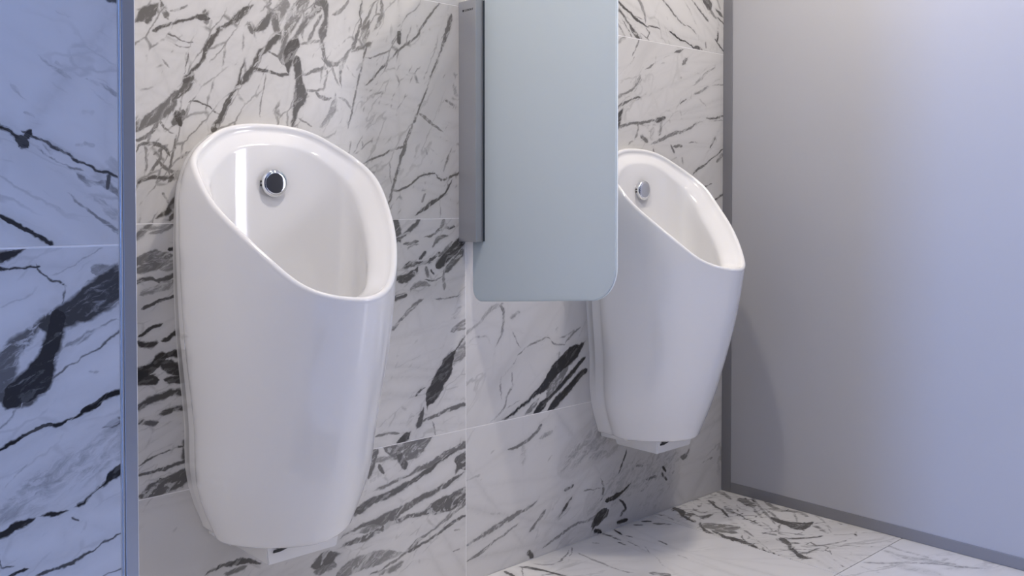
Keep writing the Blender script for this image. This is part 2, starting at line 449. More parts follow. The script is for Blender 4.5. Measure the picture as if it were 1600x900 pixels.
 'G': """0.55:2347,1601,6.4 2389,1625,6.5
0.6:2463,1625,4.2 2446,1598,2.9 2429,1571,2.9
0.5:2439,1566,2.8 2417,1536,2.8
0.65:2495,1533,2.4 2530,1547,3.6 2550,1559,2.1
0.3:2550,1559,1.6 2601,1580,1.6 2658,1602,1.7
0.75:2653,1605,3.3 2684,1614,4.6 2722,1624,1.6
0.65:2704,1566,6.1 2717,1579,8 2747,1603,2
0.6:2589,1561,2.2 2598,1562,2.2
0.4:2685,1521,2.9 2696,1522,2.9
0.55:2783,1512,2.6 2822,1536,2.6 2856,1556,2.6 2897,1575,2.6
0.5:2466,1507,2.4 2446,1484,2.4
0.6:2358,1438,3.6 2417,1453,3.8 2450,1477,4.2
0.6:2448,1474,6.4 2466,1502,6.4
0.5:2478,1497,2.7 2442,1455,2.7
0.75:2346,1389,5.5 2385,1409,4.9 2426,1425,3.2 2470,1433,3.2
0.6:2350,1426,5.3 2377,1437,5.3
0.85:2348,1335,18.2 2362,1366,12.3 2382,1391,6.7
0.4:2385,1394,2.7 2442,1418,2.8 2516,1461,2.9
0.7:2342,1322,5.2 2410,1341,5.2 2467,1349,5.3 2542,1361,4.3
0.8:2559,1361,8.2 2596,1371,8.3
0.6:2590,1364,6.7 2577,1320,6.7
0.6:2460,1343,5.6 2455,1314,5.4 2442,1295,5.1
0.5:2451,1298,3.6 2414,1276,3.6
0.7:2482,1300,7.9 2502,1289,7.9
0.4:2513,1333,7.7 2534,1323,7.8
0.4:2534,1329,10.6 2532,1305,10.6
0.4:2483,1342,3.2 2551,1346,3.2
0.65:2526,1275,3.4 2586,1299,5.7 2656,1321,6.2 2728,1339,4.6 2784,1361,4.2 2832,1375,2.4
0.75:2846,1390,4.1 2880,1387,4 2960,1404,4.1
0.5:2880,1378,2.3 2960,1387,2.3
0.55:2774,1470,5.2 2821,1485,5.3 2865,1503,5.5
0.5:2755,1494,2.5 2811,1524,2.6 2874,1564,2.6
0.5:2884,1510,2.9 2959,1520,2.9
0.7:2693,1430,2.4 2726,1445,2.4
0.7:2643,1278,4.9 2654,1260,4.9
0.7:2659,1278,5.5 2700,1279,5.5
0.7:2743,1295,2.2 2787,1295,2.3
0.75:2902,1318,4.9 2876,1286,4.9
0.75:2767,1181,3.3 2804,1201,5.2 2842,1219,3.9 2901,1249,2.7 2950,1277,2.7
0.6:2921,1236,9.2 2943,1252,9.3
0.6:2639,1228,2.9 2667,1238,2.9
0.5:2706,1236,4.5 2709,1222,4.5
0.6:2543,1257,4 2550,1244,4
0.7:2833,1136,3 2880,1149,3
0.7:2902,1088,3.2 2957,1108,3.3
0.4:2807,1453,3.6 2843,1432,3.7""",
 'H': """0.95:276,1172,2 293,1160,2.7 301,1152,5.9
0.9:299,1151,2.8 307,1163,2.8
0.85:303,1163,2.1 324,1154,1.5 347,1141,1.9 370,1128,1.6 388,1120,1.9 407,1118,1.3
0.55:307,1153,1.2 327,1140,1.2 344,1130,1.2 361,1123,1.2
0.5:324,1151,2.4 331,1144,2.4
0.6:360,1118,1.9 370,1109,3.9 388,1106,4 407,1092,1.9
0.8:390,1114,2.2 390,1105,2.2
0.4:367,1106,1.8 382,1087,3.9 407,1065,7.9
0.6:349,1096,1.2 364,1081,1.5 382,1065,1.9 407,1051,2.9
0.9:275,1071,2 292,1065,2.9 309,1054,2.1 331,1042,1.8
0.35:316,1250,1.2 333,1237,1.9 349,1227,3.5
0.45:365,1223,2.2 380,1222,2.3 408,1206,2.3
0.3:365,1221,1.6 386,1204,1.6 400,1192,1.6
0.4:289,1217,0.9 295,1209,2.1 306,1198,0.9
0.4:339,1242,2.2 342,1240,2.2
0.35:367,1188,2.5 372,1188,2.5
0.35:307,1183,1.8 311,1182,1.8
0.4:370,1153,2.2 375,1152,2.2
0.3:360,1152,1.9 363,1152,1.9
0.3:343,1298,2.8 349,1296,2.9
0.3:308,1097,2.1 313,1095,2.1
0.35:331,1082,2.1 336,1080,2.1
0.3:338,1280,1.9 340,1276,1.9
0.8:393,1320,3.3 409,1317,3.3""",
 'I': """0.9:276,1025,4.9 289,1030,5 311,1036,1.4
0.9:277,1016,2 289,1016,1.2 308,1015,1 318,1016,1.2
0.8:317,1016,1.1 323,1006,1.2 336,1000,1.2 342,996,1.2
0.7:342,997,1 342,976,1
0.4:332,1007,1 349,1015,1 365,1022,1 382,1032,1.1
0.3:276,974,1 300,985,1 320,998,1
0.86:408,999,16.4 385,983,18.3 369,974,17.1 353,965,13.7 339,957,12.6 328,952,10.4
0.6:409,1018,2.7 394,1011,3.2 381,1009,7.4
0.9:335,954,9.9 327,928,9.9 318,904,14.1 304,886,17.3 293,875,11.2
0.75:318,950,4.1 299,937,9.1 288,924,10.6 281,905,11.3 275,886,9.3
0.8:275,878,5.8 288,874,5.7 299,869,5.7
0.75:406,941,1.1 385,926,1.3 368,917,1.3 352,908,1.3 339,900,1.5 314,883,1.3
0.5:341,926,1.1 357,933,3.2 373,944,1.5 387,951,1.3 402,948,1.1
1:406,869,2.2 393,864,3.3 380,861,3.3 364,852,2.8
0.4:370,894,1.3 377,894,1.3
1:382,858,2.1 365,850,2.1 352,845,2
1:352,847,1.1 334,841,2.4 319,842,2.6 303,837,2.4 290,831,2 275,822,1.9
0.8:288,868,4.2 305,869,4.3
0.5:292,862,1.3 276,845,1.3
0.45:272,748,12.1 304,764,20.2 334,779,22.8 365,792,24.5 388,805,24.9 408,815,21.6
0.8:384,828,2.9 395,831,4.7 408,835,4.1
0.35:362,781,3.5 373,786,7.1 388,799,7.1 392,811,4.6
0.95:407,774,8.2 394,772,6 383,764,2.4 368,752,1.4 354,745,2.3 348,745,1.1
0.95:343,743,1.5 324,743,1.8 311,742,0.9
0.97:307,741,1.1 294,738,3.9 283,733,3.9 273,731,3.2
0.85:407,705,1 387,698,1.2 366,690,1.4 349,684,1.9 333,680,1.6 315,677,2
0.8:275,713,1.1 278,701,1.1 281,694,1
0.8:280,695,1.1 289,695,1.1
0.95:286,684,2.2 299,686,2.2
0.7:406,664,1.2 389,660,1.2 379,657,1.2
0.4:340,744,0.9 331,732,0.9
0.8:350,732,1.2 353,730,1.2
0.4:362,716,2.9 366,722,3
0.45:301,804,1.3 291,792,0.9 280,779,0.9
0.3:295,822,0.9 284,814,0.9 275,809,0.9
0.3:320,819,0.9 309,809,0.9""",
 'J': """0.85:2814,-44,4.7 2777,-101,6.2 2753,-148,6.2 2716,-189,3.7
0.6:2758,-14,4.6 2793,-7,9.5 2782,-37,6
0.6:2754,-22,4.8 2736,-53,9.1 2775,-41,4
0.9:2657,3,9.2 2645,-47,13.6 2611,-83,7.6 2593,-132,7.6
0.8:2619,-82,10.7 2655,-91,13.8 2643,-130,13.6 2685,-135,9.7
0.6:2707,-53,5.5 2689,-97,7.5 2706,-113,8.8
0.85:2614,-151,4.9 2555,-207,6.2 2549,-247,9.6
0.7:2598,-201,26.4 2615,-232,26.4 2632,-256,26.3
0.8:2566,-233,7.9 2556,-268,7.5 2542,-303,7.2
0.7:2584,-249,14.3 2600,-280,14.2
0.85:2550,-304,10.2 2555,-341,11.9 2551,-380,9.2 2542,-411,5.9
0.7:2602,-319,3 2567,-352,3.4 2551,-380,4.3
0.6:2646,-295,4.5 2634,-326,4.2 2616,-357,3.9
0.8:2766,-165,5.5 2766,-202,4.6 2745,-249,4.3 2738,-287,4.8
0.6:2927,-7,11.6 2914,-43,10 2887,-84,8.8
0.6:2798,-129,12 2767,-170,11.8
0.7:2910,-125,20 2887,-170,19.7
0.6:2890,-170,5.7 2836,-225,6 2793,-278,6.4
0.6:2952,-136,5.7 2898,-195,5.8 2841,-264,5.7 2781,-331,5.4
0.6:2952,-191,9.5 2924,-237,10.1 2906,-278,10.9
0.6:2901,-251,11.9 2915,-281,11.9 2934,-316,11.1 2924,-363,9.3
0.65:2883,-234,6.3 2841,-297,5.8 2808,-337,5.3
0.85:2812,-317,15.5 2807,-363,21.4 2810,-397,34.1 2861,-410,17.3
0.6:2923,-323,3.9 2850,-375,3.8
0.6:2858,-408,9.8 2849,-450,8.7 2826,-494,7.6
0.5:2949,-381,5.4 2917,-434,3.9 2825,-512,3.2
0.5:2875,-427,8.6 2885,-452,7.5 2870,-488,5.9
0.6:2781,-352,2.8 2745,-368,2.7 2708,-395,4 2710,-414,7.3
0.8:2689,-429,5.6 2705,-458,5.4 2738,-482,4.7 2784,-500,4.4
0.5:2755,-299,4.1 2725,-350,3.4 2688,-384,2.7
0.6:2671,-361,7.9 2681,-388,7.9
0.5:2604,-372,3 2575,-416,2.9 2546,-462,2.9
0.85:2666,-430,12.2 2642,-465,9 2599,-507,6.5 2580,-543,12.2 2587,-565,12.5
0.8:2642,-450,5.4 2668,-482,5.3
0.7:2596,-505,8.3 2610,-538,8.2 2629,-549,7.2
0.7:2601,-553,2.8 2654,-545,3.4 2688,-553,4.4
0.7:2708,-509,3.7 2691,-534,3.6
0.6:2660,-509,5.1 2682,-530,4.8 2714,-545,4.1 2800,-573,4
0.4:2542,-454,4.5 2581,-464,5.7 2591,-487,6.3
0.4:2542,-508,4.8 2573,-537,4.8
0.6:2553,-560,4.1 2589,-562,4.2
0.6:2687,-582,2.8 2660,-602,2.7
0.45:2853,-135,4.2 2821,-176,6.1 2828,-200,8.9
0.5:2906,-17,4.9 2855,-26,5.8 2827,-19,7.6""",
 'K': """0.85:1895,-23,6.6 1913,-53,9.2 1925,-84,6.8 1933,-124,5.8 1944,-159,5.9
0.6:2121,-17,2 2085,-49,2.1 2060,-61,2.4
0.7:2098,-25,2.3 2037,-60,3.5 1997,-71,4
0.6:1997,-71,4.5 1960,-60,3.9 1941,-22,2.8
0.55:2102,-57,2.9 2095,-101,3.7 2093,-140,4.7 2092,-207,3.9 2092,-246,3.6 2118,-276,3.8
0.8:1836,-20,6.5 1833,-53,6.4
0.6:1895,-23,2 1857,-72,1.9
0.6:1899,-107,4.4 1936,-123,4.4
0.5:2297,-166,2.3 2259,-214,2.3
0.45:2260,-226,2.7 2229,-281,2.6 2204,-321,2.5
0.4:2310,-286,3.6 2310,-317,3.5
0.7:2150,-326,13.8 2161,-350,13.8
0.8:2281,-1,6.7 2283,-33,6.7
0.9:2337,-5,4.8 2321,-45,4.7
0.7:2282,-50,6.4 2278,-75,6.3
0.8:2260,-91,3.5 2258,-118,3.5
0.6:2289,-106,3.1 2278,-159,3.1
0.8:2324,-73,4.1 2326,-88,4.1
0.8:2424,-23,6.2 2437,-35,6.2
0.9:2472,-20,6.3 2484,-31,6.3
0.7:2484,-62,8.8 2508,-92,8.8
0.7:2364,-172,4.9 2358,-203,4.8
0.6:2198,-37,4.3 2204,-48,4.3""",
 'L': """0.4:2863,-686,4.8 2850,-732,7.3 2854,-779,7.6 2852,-819,4.2
0.45:2810,-694,7.4 2808,-736,10.4 2806,-776,16.6 2831,-827,16.6 2857,-892,7.7
0.55:2676,-703,5.1 2710,-742,5 2768,-793,5 2818,-848,7.4 2849,-911,7.4 2895,-969,5.1
0.3:2792,-735,10.9 2765,-779,10.7
0.35:2730,-787,20.6 2735,-831,20.6 2745,-879,20.6
0.3:2811,-889,13.2 2862,-923,13.3
0.5:2866,-854,6.3 2879,-856,6.3
0.3:2637,-714,4.7 2634,-763,4.6""",
}

# fitted profile of the urinal (metres)
UP = [1.0703, 2.4092, -0.0079, 0.1565, 0.2001, 0.2097, 0.231, 0.241, 0.2619, 0.3295, 0.396, 0.4409, 0.8772, 0.9053, 0.9641, 1.0215, 1.0743, 1.1378, 1.1895, 1.2651, 0.0258, 0.0165, 1.6517, 0.0595, 0.1061, 1.0672, 2.5427, -0.0045]
LAMPS = [(1.18, -0.82, 12.5, 'round recessed ceiling downlight above the near urinal'),
         (2.50, -0.74, 12.0, 'round recessed ceiling downlight above the far urinal'),
         (2.10, -1.70, 3.0, 'added unseen round fill light in the ceiling out in the room, before the glass screen')]  # added fill, no known fixture: lifts the urinal fronts and floor

class Nodes:
    def __init__(self, tree): self.t = tree; self.n = tree.nodes; self.l = tree.links
    def new(self, typ, **kw):
        n = self.n.new(typ)
        for k, v in kw.items(): setattr(n, k, v)
        return n
    def put(self, sock, v):
        if isinstance(v, bpy.types.NodeSocket): self.l.new(v, sock)
        else: sock.default_value = v
    def math(self, op, a, b=None, c=None, clamp=False):
        n = self.new('ShaderNodeMath', operation=op, use_clamp=clamp)
        self.put(n.inputs[0], a)
        if b is not None: self.put(n.inputs[1], b)
        if c is not None: self.put(n.inputs[2], c)
        return n.outputs[0]
    def vmath(self, op, a, b=None, scale=None):
        n = self.new('ShaderNodeVectorMath', operation=op)
        self.put(n.inputs[0], a)
        if b is not None: self.put(n.inputs[1], b)
        if scale is not None: n.inputs['Scale'].default_value = scale
        return n.outputs['Value'] if op == 'DOT_PRODUCT' else n.outputs['Vector']
    def noise(self, vec, scale, detail=3.0, rough=0.55, dist=0.0, color=False):
        n = self.new('ShaderNodeTexNoise', noise_dimensions='3D')
        self.l.new(vec, n.inputs['Vector'])
        n.inputs['Scale'].default_value = scale
        n.inputs['Detail'].default_value = detail
        n.inputs['Roughness'].default_value = rough
        n.inputs['Distortion'].default_value = dist
        return n.outputs['Color' if color else 'Fac']
    def ramp(self, v, a, b, c=0.0, d=1.0):
        n = self.new('ShaderNodeMapRange', interpolation_type='SMOOTHSTEP')
        self.put(n.inputs[0], v)
        for i, x in zip((1, 2, 3, 4), (a, b, c, d)): n.inputs[i].default_value = x
        return n.outputs[0]
    def curve(self, v, pts):
        n = self.new('ShaderNodeFloatCurve')
        m = n.mapping
        m.extend = 'HORIZONTAL'
        c = m.curves[0]
        c.points[0].location = pts[0]
        c.points[1].location = pts[-1]
        for p in pts[1:-1]: c.points.new(*p)
        for p in c.points: p.handle_type = 'AUTO_CLAMPED'
        m.update()
        self.l.new(v, n.inputs['Value'])
        return n.outputs[0]

def parse_veins(text):
    out = []
    for line in text.split('\n'):
        d, pts = line.split(':')
        out.append((float(d), np.array([[float(v) for v in p.split(',')] for p in pts.split()]) / 1000.0))
    return out

def marble(name, centre, axes, veins=(), angle=35.0, net=0.5, warm=0.0, white=0.655, seed=0.0, breccia=0.2):
    """polished white marble; axes = which two local axes span the slab's face, centre = the slab's centre in them"""
    m = bpy.data.materials.new(name)
    m.use_nodes = True
    N = Nodes(m.node_tree)
    bsdf = m.node_tree.nodes['Principled BSDF']
    tc = N.new('ShaderNodeTexCoord')
    sep = N.new('ShaderNodeSeparateXYZ')
    N.l.new(tc.outputs['Object'], sep.inputs[0])
    com = N.new('ShaderNodeCombineXYZ')
    N.put(com.inputs[0], N.math('ADD', sep.outputs[axes[0]], centre[0]))
    N.put(com.inputs[1], N.math('ADD', sep.outputs[axes[1]], centre[1]))
    com.inputs[2].default_value = seed
    base = com.outputs[0]
    # fine irregular edges of every vein
    c1 = N.vmath('SUBTRACT', N.noise(base, 22.0, 2.0, 0.6, color=True), (0.5, 0.5, 0.5))
    c2 = N.vmath('SUBTRACT', N.noise(base, 85.0, 2.0, 0.6, color=True), (0.5, 0.5, 0.5))
    w = N.vmath('ADD', base, N.vmath('SCALE', c1, scale=0.014))
    w = N.vmath('ADD', w, N.vmath('SCALE', c2, scale=0.0065))
    fl = N.new('ShaderNodeSeparateXYZ'); N.l.new(w, fl.inputs[0])
    hom = N.new('ShaderNodeCombineXYZ')
    N.put(hom.inputs[0], fl.outputs[0]); N.put(hom.inputs[1], fl.outputs[1]); hom.inputs[2].default_value = 1.0
    P = hom.outputs[0]
    acc = halo = None
    for dark, pts in veins:
        xy, hw = pts[:, :2].copy(), pts[:, 2]
        for e0, e1, h in ((0, 1, hw[0]), (-1, -2, hw[-1])):
            q = xy[e0] - xy[e1]
            xy[e0] = xy[e0] + q / np.hypot(*q) * (1.3 * h + 0.10 * np.hypot(*q) + 0.002)
        d = xy[-1] - xy[0]
        L = float(np.hypot(*d)); d = d / L; nrm = np.array([-d[1], d[0]])
        dark = min(1.0, dark * 1.08)
        soft = max(0.0026, min(1.1 * float(hw.mean()), 0.0075 if dark > 0.55 else 0.05))
        u = (xy - xy[0]) @ d / L
        v = (xy - xy[0]) @ nrm
        o = np.argsort(u); u, v, hw = u[o], v[o], hw[o]
        for i in range(1, len(u)): u[i] = max(u[i], u[i - 1] + 0.01)
        u = u / u[-1]
        S = max(float(v.max() - v.min()), float(hw.max() + soft) * 1.5, 0.004) * 1.05
        v0 = float(v.min())
        us = N.vmath('DOT_PRODUCT', P, (d[0] / L, d[1] / L, -float(xy[0] @ d) / L))
        vs = N.vmath('DOT_PRODUCT', P, (nrm[0] / S, nrm[1] / S, (-float(xy[0] @ nrm) - v0) / S))
        off = N.curve(us, [(float(a), float((b - v0) / S)) for a, b in zip(u, v)])
        wp = [(0.0, 0.0)] + [(float(min(max(a, 0.10 if len(xy) > 3 else 0.28), 0.90 if len(xy) > 3 else 0.72)), float((h * 1.12 + 0.0004 + soft * 0.5) / S)) for a, h in zip(u, hw)] + [(1.0, 0.0)]
        wp2 = [wp[0]]
        for p in wp[1:]:
            if p[0] > wp2[-1][0] + 0.004: wp2.append(p)
        if wp2[-1][0] < 1.0: wp2.append((1.0, 0.0))
        wid = N.curve(us, wp2)
        t = N.math('SUBTRACT', wid, N.math('ABSOLUTE', N.math('SUBTRACT', vs, off)))
        halo = N.math('MAXIMUM', halo if halo is not None else 0.0, N.math('MULTIPLY_ADD', t, S / 0.030, dark))
        k = dark * S / soft
        t = N.math('MINIMUM', N.math('MULTIPLY_ADD', t, k, -0.02 * dark), dark)
        acc = N.math('MAXIMUM', acc if acc is not None else 0.0, t)
    # background: faint ridged veinlets and soft clouds, along the slab's grain
    mp = N.new('ShaderNodeMapping', vector_type='TEXTURE')
    mp.inputs['Rotation'].default_value = (0, 0, math.radians(angle))
    mp.inputs['Scale'].default_value = (1 / 0.55, 1 / 1.6, 1.0)
    N.l.new(w, mp.inputs['Vector'])
    # streaky mottling inside the veins
    streak = N.noise(mp.outputs[0], 34.0, 5.0, 0.68, 1.0)
    rid = N.math('ABSOLUTE', N.math('SUBTRACT', N.noise(mp.outputs[0], 3.2, 4.0, 0.6, 0.8), 0.5))
    rid = N.ramp(rid, 0.0, 0.022, 1.0, 0.0)
    msk = N.ramp(N.noise(mp.outputs[0], 2.3, 2.0), 0.50, 0.68)
    gen = N.math('MULTIPLY', N.math('MULTIPLY', rid, msk), net)
    cloud = N.ramp(N.noise(mp.outputs[0], 3.0, 3.0, 0.55, 0.5), 0.45, 0.85, 0.0, 0.22)
    speck = N.math('MULTIPLY', N.ramp(N.noise(mp.outputs[0], 30.0, 1.0), 0.74, 0.82), 0.28)
    gen = N.math('MAXIMUM', gen, N.math('MAXIMUM', cloud, speck))
    if acc is not None:
        mott = N.ramp(N.math('MULTIPLY_ADD', acc, 0.46, streak), 0.50, 0.88, 0.0, 1.0)
        # pale islands of unbroken stone inside the grey veins
        isl = N.ramp(N.noise(mp.outputs[0], 26.0, 4.0, 0.62, 1.6), 0.53, 0.62, 0.0, 0.58)
        isl = N.math('MULTIPLY', isl, N.ramp(acc, 0.86, 0.96, 1.0, 0.15))
        mott = N.math('MULTIPLY', mott, N.math('SUBTRACT', 1.0, isl))
        acc = N.math('MAXIMUM', N.math('MULTIPLY', acc, mott), gen)
        # close to the veins the stone is broken into a fine net and slightly greyed
        halo = N.math('MINIMUM', halo, 1.0)
        vo = N.new('ShaderNodeTexVoronoi', feature='DISTANCE_TO_EDGE', voronoi_dimensions='2D')
        N.l.new(mp.outputs[0], vo.inputs['Vector'])
        vo.inputs['Scale'].default_value = 21.0
        cell = N.ramp(vo.outputs['Distance'], 0.0, 0.10, 1.0, 0.0)
        gate = N.ramp(N.math('MULTIPLY_ADD', halo, 0.55, N.noise(mp.outputs[0], 9.0, 2.0)), 0.80, 1.08, 0.0, breccia)
        acc = N.math('MAXIMUM', acc, N.math('MULTIPLY', cell, gate))
        acc = N.math('MAXIMUM', acc, N.math('MULTIPLY', N.math('POWER', halo, 2.0), N.math('MULTIPLY', streak, 0.26)))
    else:
        acc = gen
    mix = N.new('ShaderNodeMix', data_type='RGBA')
    N.put(mix.inputs[0], acc)
    mix.inputs[6].default_value = (white, white * (0.985 - 0.01 * warm), white * (0.975 - 0.03 * warm), 1)
    mix.inputs[7].default_value = (0.022 + 0.020 * warm, 0.021 + 0.013 * warm, 0.022 + 0.003 * warm, 1)
    N.l.new(mix.outputs[2], bsdf.inputs['Base Color'])
    bsdf.inputs['Roughness'].default_value = 0.22
    bsdf.inputs['Specular IOR Level'].default_value = 0.45
    return m

# ------------------------------------------------------------------ room shell
ROWS = [0.0, 0.440, 1.038, 1.630, 2.224, CEIL]
GAP = 0.0011
PIER_X, PIER_Y = 0.423, -0.92

def struct(name, *a, **kw):
    return tag(box(name, *a, **kw), kind='structure')

floor = struct('floor', XL, XR, FRONT_Y - 0.15, 0.15, -0.12, -0.0015, MAT['floor_grout'])
wall_back = struct('wall_back', PIER_X, XR, 0.0005, 0.15, -0.0015, CEIL, MAT['grout'])
wall_left = struct('wall_left', XL, PIER_X - 0.002, PIER_Y + 0.0005, 0.15, -0.0015, CEIL, MAT['grout'])
wall_right = struct('wall_right', XR, XR + 0.12, FRONT_Y, 0.0, 0.0, CEIL, MAT['paint'])
ceiling = struct('ceiling', XL, XR, FRONT_Y - 0.15, 0.15, CEIL, CEIL + 0.1, MAT['paint'])

# walls with window openings
def windowed_wall(name, side, lo, hi, mat):
    def bx(bm, a0, a1, d0, d1, z0, z1):
        if side == 'front': bm_box(bm, a0, a1, FRONT_Y + d0, FRONT_Y + d1, z0, z1)
        else: bm_box(bm, XL + d0, XL + d1, a0, a1, z0, z1)
    wins = [(i, w[1:]) for i, w in enumerate(WINDOWS) if w[0] == side]
    bm = bmesh.new()
    xs = [lo] + [v for _, w in wins for v in w[:2]] + [hi]
    for i in range(0, len(xs), 2): bx(bm, xs[i], xs[i + 1], -0.15, 0, 0, CEIL)
    for _, (a0, a1, z0, z1) in wins:
        bx(bm, a0, a1, -0.15, 0, 0, z0); bx(bm, a0, a1, -0.15, 0, z1, CEIL)
    tag(link(name, mesh_from_bm(name, bm), mat), kind='structure')
    for i, (a0, a1, z0, z1) in wins:
        t = 0.05
        bm = bmesh.new()
        bx(bm, a0, a0 + t, -0.10, -0.04, z0, z1); bx(bm, a1 - t, a1, -0.10, -0.04, z0, z1)
        bx(bm, a0 + t, a1 - t, -0.10, -0.04, z0, z0 + t); bx(bm, a0 + t, a1 - t, -0.10, -0.04, z1 - t, z1)
        wf = tag(link('window_%d' % (i + 1), mesh_from_bm('window_frame', bm), MAT['window_frame']), kind='structure')
        bm = bmesh.new(); bx(bm, a0 + t, a1 - t, -0.075, -0.069, z0 + t, z1 - t)
        link('pane', mesh_from_bm('pane', bm), MAT['clear_glass'], wf)
windowed_wall('wall_front', 'front', XL, XR, MAT['dark_paint'])
windowed_wall('wall_far_left', 'left', FRONT_Y, PIER_Y, MAT['paint'])

# -------- marble slabs
def wall_tile(key, parent, x0, x1, z0, z1, y, **kw):
    g2 = GAP
    cx, cz = (x0 + x1) / 2, (z0 + z1) / 2
    m = marble('marble_slab', (cx, cz), (0, 2), parse_veins(VEINS[key]) if key in VEINS else (), **kw)
    return box('marble_tile', x0 + g2, x1 - g2, y, y + 0.010, z0 + g2, z1 - g2, m, parent, 0.0004)

def floor_tile(key, x0, x1, y0, y1, **kw):
    cx, cy = (x0 + x1) / 2, (y0 + y1) / 2
    m = marble('marble_slab', (cx, cy), (0, 1), parse_veins(VEINS[key]) if key in VEINS else (), **kw)
    return box('marble_tile', x0 + GAP, x1 - GAP, y0 + GAP, y1 - GAP, -0.010, 0.0, m, floor, 0.0005)

SEAM = 1.702
RIGHT_X = 2.953             # the grey partition's face
keysL = [('C', 30, 0.3), ('B', 28, 0.2), ('A', 55, 0.9), (None, -40, 0.5), (None, 20, 0.2)]
keysR = [('E', 35, 0.1), ('D', 40, 0.1), ('G', 35, 0.3), ('F', -45, 0.3), (None, 30, 0.2)]
for r in range(5):
    for (x0, x1), (k, ang, warm) in zip([(PIER_X, SEAM), (SEAM, RIGHT_X + 0.02)], [keysL[r], keysR[r]]):
        wall_tile(k, wall_back, x0, x1, ROWS[r], ROWS[r + 1], 0.0, angle=ang, warm=warm, net=0.30 if k else 0.8, seed=r * 3.1 + x0, breccia=0.60 if k == 'A' else 0.12 if k in ('D', 'E') else 0.30)
    wall_tile(None, wall_back, RIGHT_X + 0.02, 4.2, ROWS[r], ROWS[r + 1], 0.0, angle=30, net=0.8, seed=40 + r)
    kp = {1: 'I', 2: 'H'}.get(r)
    wall_tile(kp, wall_left, PIER_X - 0.019 - 1.2, PIER_X - 0.019, ROWS[r], ROWS[r + 1], PIER_Y, angle=-28 if r == 2 else 30, net=0.30 if kp else 0.8, seed=60 + r)
FX = 2.536
floor_tile('J', FX, RIGHT_X + 0.03, -0.688, 0.0, angle=-30, warm=0.6, net=0.4, white=0.76, seed=11, breccia=0.95)
floor_tile('L', FX, RIGHT_X + 0.03, -1.888, -0.688, angle=-20, net=0.4, white=0.76, seed=13)
floor_tile('K', FX - 1.2, FX, -0.688, 0.0, angle=-25, warm=0.2, net=0.3, white=0.76, seed=17)
floor_tile(None, FX - 1.2, FX, -1.888, -0.688, angle=-25, net=0.7, white=0.76, seed=19)
floor_tile(None, PIER_X, FX - 1.2, -0.688, 0.0, angle=-25, net=0.7, white=0.76, seed=23)
floor_tile(None, FX - 2.4, FX - 1.2, -1.888, -0.92, angle=25, net=0.7, white=0.76, seed=29)
for i, x0 in enumerate((FX - 3.6, FX - 2.4, FX - 1.2, FX, FX + 1.2)):
    floor_tile(None, x0, x0 + 1.2 if i < 4 else XR, -3.088, -1.888, angle=25, net=0.7, white=0.76, seed=31 + i)

# metal corner trim at the end of the marble pier
bm = bmesh.new()
bm_box(bm, PIER_X - 0.0155, PIER_X, PIER_Y - 0.0015, PIER_Y + 0.03, 0, CEIL, 0.0011, 2)
bm_box(bm, PIER_X - 0.0182, PIER_X - 0.0162, PIER_Y - 0.0012, PIER_Y + 0.02, 0, CEIL, 0.0006, 2)
tag(link('trim_1', mesh_from_bm('corner_trim', bm), MAT['alu']), kind='structure')

# ------------------------------------------------------------------ grey partition panel on the right
PY, PZ = -1.78, 2.25
part = empty('partition_panel', (RIGHT_X, -0.9, 0.0))
tag(part, 'plain satin grey partition panel in a slim metal frame, right of the urinals', 'partition')
box('panel', RIGHT_X + 0.003, RIGHT_X + 0.016, PY, -0.040, 0.037, PZ, MAT['panel'], part)
for nm, y0, y1, z0, z1 in (('wall_channel', -0.040, -0.0005, 0.0, PZ), ('floor_channel', PY, -0.0405, 0.0003, 0.0375), ('end_post', PY - 0.041, PY - 0.0005, 0.0, PZ)):
    box(nm, RIGHT_X, RIGHT_X + 0.019, y0, y1, z0 + 0.0002, z1, MAT['alu_dark'], part, 0.0012, 2)

# ------------------------------------------------------------------ urinals
Wk, Wv = [.34, .45, .6, .8, 1.0], UP[3:8]
Dk, Dv = [.34, .5, .7, .92], UP[8:12]
Rv = UP[12:20]
YB, BUL, PEXP, EC, YM, ZA, AP, FK = UP[20:28]
U_X = (UP[0], UP[1]); U_DZ = (0.0, UP[2])
Z0 = 0.342
def cub(xk, yk, x):
    xk = np.asarray(xk, float); yk = np.asarray(yk, float)
    h = np.diff(xk); d = np.diff(yk) / h; m = np.zeros_like(yk)
    m[1:-1] = (d[:-1] * h[1:] + d[1:] * h[:-1]) / (h[:-1] + h[1:])
    m[0] = 1.5 * d[0] - .5 * m[1]; m[-1] = 1.5 * d[-1] - .5 * m[-2]
    x = np.clip(x, xk[0], xk[-1]); i = np.clip(np.searchsorted(xk, x, side='right') - 1, 0, len(h) - 1)
    t = (x - xk[i]) / h[i]; t2 = t * t; t3 = t2 * t
    return (2*t3 - 3*t2 + 1) * yk[i] + (t3 - 2*t2 + t) * h[i] * m[i] + (-2*t3 + 3*t2) * yk[i+1] + (t3 - t2) * h[i] * m[i+1]
def Wf(z):
    t = np.clip((z - ZA) / (Rv[-1] - ZA), 0, 1)
    return cub(Wk, Wv, z) * (1 - t ** AP) ** (1 / AP)
def Df(z): return cub(Dk, Dv, z)
def half_width(z, y):
    y = -y; W = Wf(z); D = Df(z)
    u = np.clip((y - YM) / (D - YM), 0, 1)
    b = np.clip((YM - y) / (YM - EC), 0, 1)
    return np.where(y > YM, W * (1 - u ** PEXP) ** (1 / PEXP), W * (1 - BUL / .2 * b ** 2))
def Zr(y):
    s = np.clip((-y - YB) / (Dv[3] - YB), 0, 1)
    return cub(np.linspace(0, 1, 8), Rv, 1 - s)

